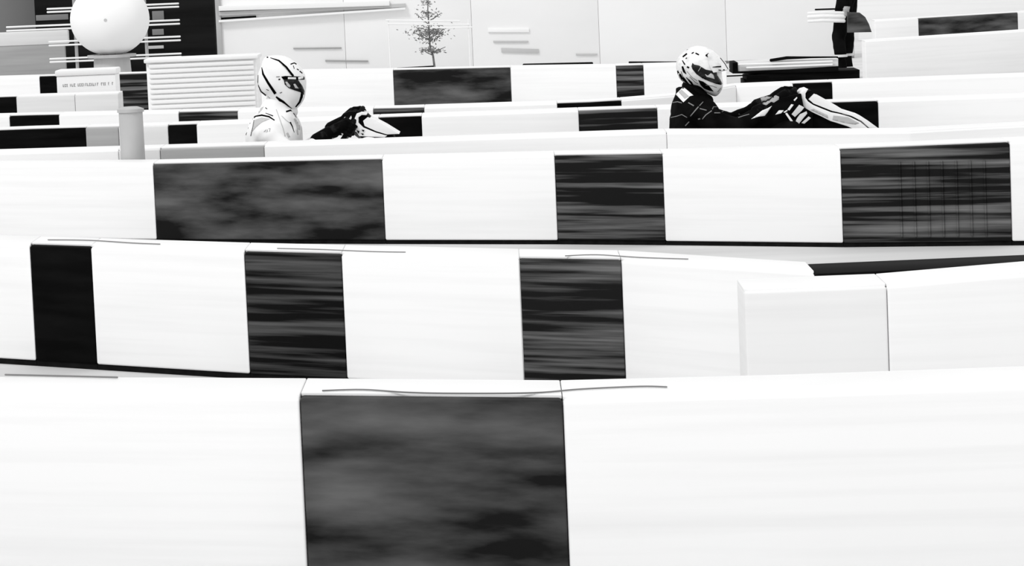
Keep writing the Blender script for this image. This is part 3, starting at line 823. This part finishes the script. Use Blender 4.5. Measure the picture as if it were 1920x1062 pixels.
# peak over the visor
bm = NB()
pk = ZR([(560, 150), (640, 190), (720, 250), (800, 365), (770, 388), (700, 350), (640, 350), (560, 365), (470, 345), (520, 250)])
Pq = lambda x, y, dy=0: WY(x, y, YR)+Vector((0, dy, 0))
nseg = 14; rings = []
for j in range(nseg+1):
    a = (j/nseg-.5)*math.pi*.92
    s_, c_ = math.sin(a), math.cos(a)
    ring = []
    hcx, hcy = 1313, 122
    for (u, v_) in (ZR([(620, 165)])[0], ZR([(700, 240)])[0], ZR([(760, 310)])[0], ZR([(800, 368)])[0], ZR([(775, 382)])[0], ZR([(700, 330)])[0], ZR([(650, 270)])[0]):
        k_ = .35+.65*c_
        ring.append(bm.verts.new(Pq(hcx+(u-hcx)*k_, v_+ (1-c_)*4, s_*.125)))
    rings.append(ring)
for A, B in zip(rings, rings[1:]):
    for q in range(7): bm.faces.new((A[q], A[(q+1) % 7], B[(q+1) % 7], B[q]))
bm.faces.new(rings[0]); bm.faces.new(rings[-1][::-1])
pkb = obj('peak', bm, MHEG, H, angle=40)
pbv = bvh_of2(pkb)
decal([stroke(ZR([(690, 240), (745, 310), (782, 372)]), 1)], [pbv, bh], MDK, 'peak_edge_line', H, off=.003)
decal([stroke(ZR([(600, 350), (650, 345), (700, 342)]), [1, 2.2, 2.4]), stroke(ZR([(670, 382), (700, 385)]), 1.6), stroke(ZR([(725, 380), (742, 382)]), 2)], [pbv, bh], MDK, 'peak_marks', H, off=.004)
# suit prints, plus light on the creases painted as grey strokes
decal([ZR([(168, 668), (258, 580), (376, 680), (335, 690), (258, 762)])], bb, MSW, 'shoulder_badge', r, off=.003, label='white shoulder badge')
decal([ZR([(200, 640), (235, 612), (322, 690), (275, 722)])], bb, MLP, 'badge_print', r, off=.005)
decal([stroke(ZR([(490, 755), (420, 830), (340, 925)]), [1.3, 2, 1.6]), stroke(ZR([(325, 990), (280, 1038)]), 1.8), stroke(ZR([(655, 815), (610, 815), (590, 860), (520, 910), (480, 960)]), [1, 1.6, 1.8, 1.6, 1.8]), stroke(ZR([(130, 765), (190, 755), (240, 770)]), 1.6), stroke(ZR([(315, 765), (380, 802)]), 2), stroke(ZR([(110, 940), (180, 925), (240, 905), (300, 940)]), 1.4), stroke(ZR([(620, 885), (690, 885), (750, 850)]), 1.4), stroke(ZR([(450, 835), (530, 855)]), 1.6), stroke(ZR([(900, 940), (960, 920), (1030, 900)]), 1.2), stroke(ZR([(905, 900), (925, 910)]), 2), stroke(ZR([(430, 960), (455, 955)]), 2.2)], bb, MGR, 'crease_highlight', r, off=.002, label='crease highlights painted as grey lines')
decal([ZF([(190, 400), (260, 370), (330, 385), (400, 360), (450, 380), (440, 450), (390, 470), (340, 450), (270, 500), (220, 480)])], [bb]+[bvh_of(g_) for g_ in wc], MG, 'cuff_patch', r, off=.002)
decal([ZF([(60, 690), (215, 570), (290, 540), (350, 505), (300, 580), (250, 645), (170, 655)])], [bb]+[bvh_of(g_) for g_ in wc], MSW, 'thigh_flash', r, off=.003, label='white flash')
k, P = make_kart(cr_, 'low kart with white front fairing carrying the driver in black')
fairing(k, P, ZF([(830, 400), (905, 325), (960, 345), (1060, 400), (1200, 480), (1320, 555), (1400, 580), (1530, 620), (1640, 690), (1790, 800), (1665, 795), (1560, 700), (1420, 630), (1280, 590), (1150, 560), (1000, 500), (900, 460)]),
    ZF([(822, 260), (760, 275), (715, 320), (705, 380), (725, 450), (780, 520), (870, 575), (1000, 635), (1130, 700), (1200, 720), (1350, 768), (1500, 830), (1640, 830), (1640, 795), (1540, 712), (1400, 645), (1260, 603), (1140, 580), (1000, 525), (890, 478), (820, 430), (785, 380), (785, 320)]),
    ZF([(800, 300), (870, 280), (930, 330), (1000, 450), (1200, 560), (1500, 700), (1640, 800), (1640, 900), (760, 900), (640, 640), (700, 480), (780, 420)]),
    [ZF([(885, 560), (930, 545), (1120, 635), (1130, 680)]), ZF([(1200, 640), (1400, 660), (1560, 745), (1500, 765), (1350, 740), (1190, 700)])])
bm = NB()
for q in ([(360, 605), (410, 545), (475, 545), (440, 585)], [(470, 570), (520, 540), (530, 550), (490, 580)], [(525, 535), (580, 460), (612, 468), (552, 548)], [(495, 590), (520, 578), (600, 690), (575, 708)], [(610, 405), (655, 362), (662, 375), (625, 418)]):
    prism(bm, [P(*v)+Vector((0, -.20, 0)) for v in ZF(q)], .012, .001)
obj('trim_bar', bm, MW, k)
bm = NB()
for q in ([(585, 600), (690, 470), (760, 505), (725, 550), (630, 638)], [(660, 655), (700, 600), (790, 560), (800, 590), (740, 660), (640, 790), (605, 770)], [(720, 720), (820, 630), (850, 652), (760, 730)]):
    prism(bm, [P(*v)+Vector((0, -.19, 0)) for v in ZF(q)], .014, .001)
obj('hose_bracket', bm, MLG, k)
bm = NB()
prism(bm, [P(*v)+Vector((0, -.17, 0)) for v in ZF([(300, 470), (450, 380), (640, 330), (720, 320), (760, 520), (880, 600), (880, 900), (10, 900), (50, 740), (240, 665)])], .05, .004)
obj('wheel_pad', bm, MK, k)

# ---------------------------------------------------------------- marshal
ym = 6480*.9/171
def Q(x, y, dy=0): return WY(x, y, ym)+Vector((0, dy, 0))
hipz = .92; xh = Q(1592, 20).x
mr = empty('person', (xh, ym, 0), 'standing marshal in black trousers, cut off by the top edge', 'person')
bm = NB()
V = Vector
hips = V((xh, ym, hipz))
loft_sections(bm, [(V((xh, ym, .84)), .10, .15), (V((xh, ym, .95)), .11, .17), (V((xh, ym, 1.12)), .10, .15), (V((xh+.01, ym, 1.3)), .12, .18), (V((xh+.02, ym, 1.42)), .10, .2), (V((xh+.02, ym, 1.48)), .06, .1)])
tube(bm, [(xh+.02, ym, 1.46), (xh+.02, ym, 1.56)], .055, 14)
tube(bm, [(xh+.0, ym, 1.60), (xh-.005, ym, 1.68)], [.085, .09], 18)
tube(bm, [(xh-.08, ym, 1.63), (xh-.10, ym, 1.62)], [.02, .012], 8)
kn = Q(1570, 70, -.12); kn2 = Q(1588, 100, .10)
tube(bm, [(xh-.01, ym-.1, .88), (xh-.05, ym-.11, .75), kn], [.1, .09, .068], 16)
tube(bm, [kn, (kn.x+.01, ym-.12, .3), (kn.x+.03, ym-.12, .09)], [.068, .062, .045], 16)
tube(bm, [(xh+.01, ym+.1, .88), kn2, (kn2.x, ym+.1, .25), (kn2.x+.02, ym+.1, .09)], [.1, .07, .06, .045], 16)
hand = Q(1583, 22, -.20)
tube(bm, [(xh+.02, ym-.17, 1.40), (xh+.06, ym-.24, 1.12), hand+V((.01, 0, .06))], [.058, .046, .032], 14)
tube(bm, [(xh+.02, ym+.17, 1.40), (xh+.06, ym+.24, 1.12), (xh+.0, ym+.24, .85)], [.058, .046, .032], 14)
mb = remesh_obj('body', bm, MSB, mr, .014, 4, .006, 7)
bm = NB()
tube(bm, [hand+V((.01, 0, .06)), hand+V((0, 0, .02))], [.03, .034], 12)
for i in range(4):
    o_ = hand+V((-.01, 0, .03-.02*i))
    tube(bm, [o_+V((.02, -.01, 0)), o_+V((-.005, -.028, 0)), o_+V((-.02, -.01, 0)), o_+V((-.012, .012, 0))], .0095, 8)
tube(bm, [hand+V((.015, .02, .03)), hand+V((-.01, .03, .02)), hand+V((-.03, .01, .015))], .011, 8)
remesh_obj('hand', bm, MSKIN, mr, .006, 2)
for s in (-1, 1):
    kx = (kn.x+.03) if s < 0 else kn2.x+.02
    bm = NB(); tube(bm, [(kx, ym+s*.11, .045), (kx-.08, ym+s*.12, .04), (kx-.16, ym+s*.12, .03)], [.05, .042, .032], 12); obj('boot', bm, MRUB, mr)
for yy, rr, cx in ((103, .073, 1590), (128, .070, 1590)):
    q = Q(cx, yy, .1); bm = NB(); cyl(bm, (kn2.x, ym+.1, q.z-.012), (kn2.x, ym+.1, q.z+.012), rr, 24); obj('reflective_band', bm, MLG, mr)
    bm = NB(); cyl(bm, (kn.x+.01, ym-.12, q.z-.012), (kn.x+.01, ym-.12, q.z+.012), rr, 24); obj('reflective_band', bm, MLG, mr)
bm = NB(); bmesh.ops.create_uvsphere(bm, u_segments=24, v_segments=14, radius=.098)
for v in bm.verts:
    if v.co.z < -.01: v.co.z = -.01
bmesh.ops.translate(bm, verts=bm.verts, vec=(xh-.002, ym, 1.69)); obj('hair', bm, MK, mr)
# bag
bgp = [(1582, 21), (1604, 22), (1614, 30), (1621, 43), (1626, 58), (1582, 59)]
bgr = empty('shoulder_bag', Q(1602, 58, -.36), 'dark rounded bag hanging at the right hip of the marshal', 'bag')
bm = NB(); prism(bm, [Q(*q, -.42) for q in bgp], .12, .01); obj('bag_body', bm, MB2, bgr)
bm = NB(); tube(bm, [Q(1590, 22, -.36), V((xh-.05, ym-.34, 1.1)), V((xh+.02, ym-.20, 1.46))], .008, 8); obj('strap', bm, MK, bgr)
# rolled flag
fl = empty('rolled_flag', hand, 'white rolled flag held out to the left by the marshal', 'flag')
bm = NB()
for (y0, th) in ((24, 5), (31, 6), (39, 5)):
    tube(bm, [Q(1512, y0, -.22), Q(1540, y0-1.5, -.22), Q(1579, y0-.5, -.21)], [th/330, th/300, th/290], 12)
remesh_obj('flag_cloth', bm, MW, fl, .006, 2)
bm = NB(); tube(bm, [Q(1525, 17, -.22), Q(1560, 16, -.21), Q(1590, 18, -.21)], .008, 8); obj('flag_stick', bm, MK, fl)

# ---------------------------------------------------------------- low trolley behind right driver
yt = 6480*.9/203
def T_(x, y, dy=0): return WY(x, y, yt)+Vector((0, dy, 0))
A = T_(1372, 135); B = T_(1607, 135)
tr = empty('low_trolley', ((A.x+B.x)/2, yt+.3, 0), 'low black trolley with pale side panels beside the marshal', 'trolley')
bm = NB(); prism(bm, [T_(*q) for q in ((1400, 143), (1440, 136), (1560, 133), (1612, 131), (1612, 158), (1400, 160))], .5, .006); obj('chassis', bm, MK, tr)
bm = NB(); prism(bm, [T_(*q, .01) for q in ((1376, 119), (1450, 114), (1572, 110), (1572, 131), (1450, 135), (1376, 135))], .45, .006); obj('side_panel', bm, MLG, tr)
bm = NB(); prism(bm, [T_(*q, -.01) for q in ((1374, 118), (1383, 117), (1384, 134), (1480, 130), (1572, 124), (1572, 134), (1480, 137), (1374, 138))], .47, .003); obj('side_frame', bm, MK, tr)
bm = NB(); tube(bm, [T_(1445, 113, -.01), T_(1475, 108.5, -.01), T_(1520, 107.5, -.01), T_(1570, 107, -.01)], [.012, .014, .008, .006], 10); obj('top_rail', bm, MK, tr)
for q in ((1385, 121, 1560, 115), (1400, 127, 1560, 121)):
    bm = NB(); tube(bm, [T_(q[0], q[1], -.015), T_(q[2], q[3], -.015)], .008, 8); obj('rub_strip', bm, MW, tr)
bm = NB(); tube(bm, [T_(1356, 143, -.02), T_(1400, 141, -.02), T_(1440, 144, -.02)], .006, 8); obj('tow_bar', bm, MK, tr)
for x in (1420, 1585):
    for dy in (.03, .42):
        q = T_(x, 160, dy); bm = NB(); torus(bm, (q.x, q.y, .06), (0, 1, 0), .042, .018, 24, 10); cyl(bm, (q.x, q.y-.01, .06), (q.x, q.y+.01, .06), .035)
        obj('wheel', bm, MRUB, tr)
for x in (1400, 1600):
    q = T_(x, 150, .2); bm = NB(); box(bm, (q.x-.02, yt+.02, .06), (q.x+.02, yt+.46, q.z), .004); obj('leg', bm, MK, tr)
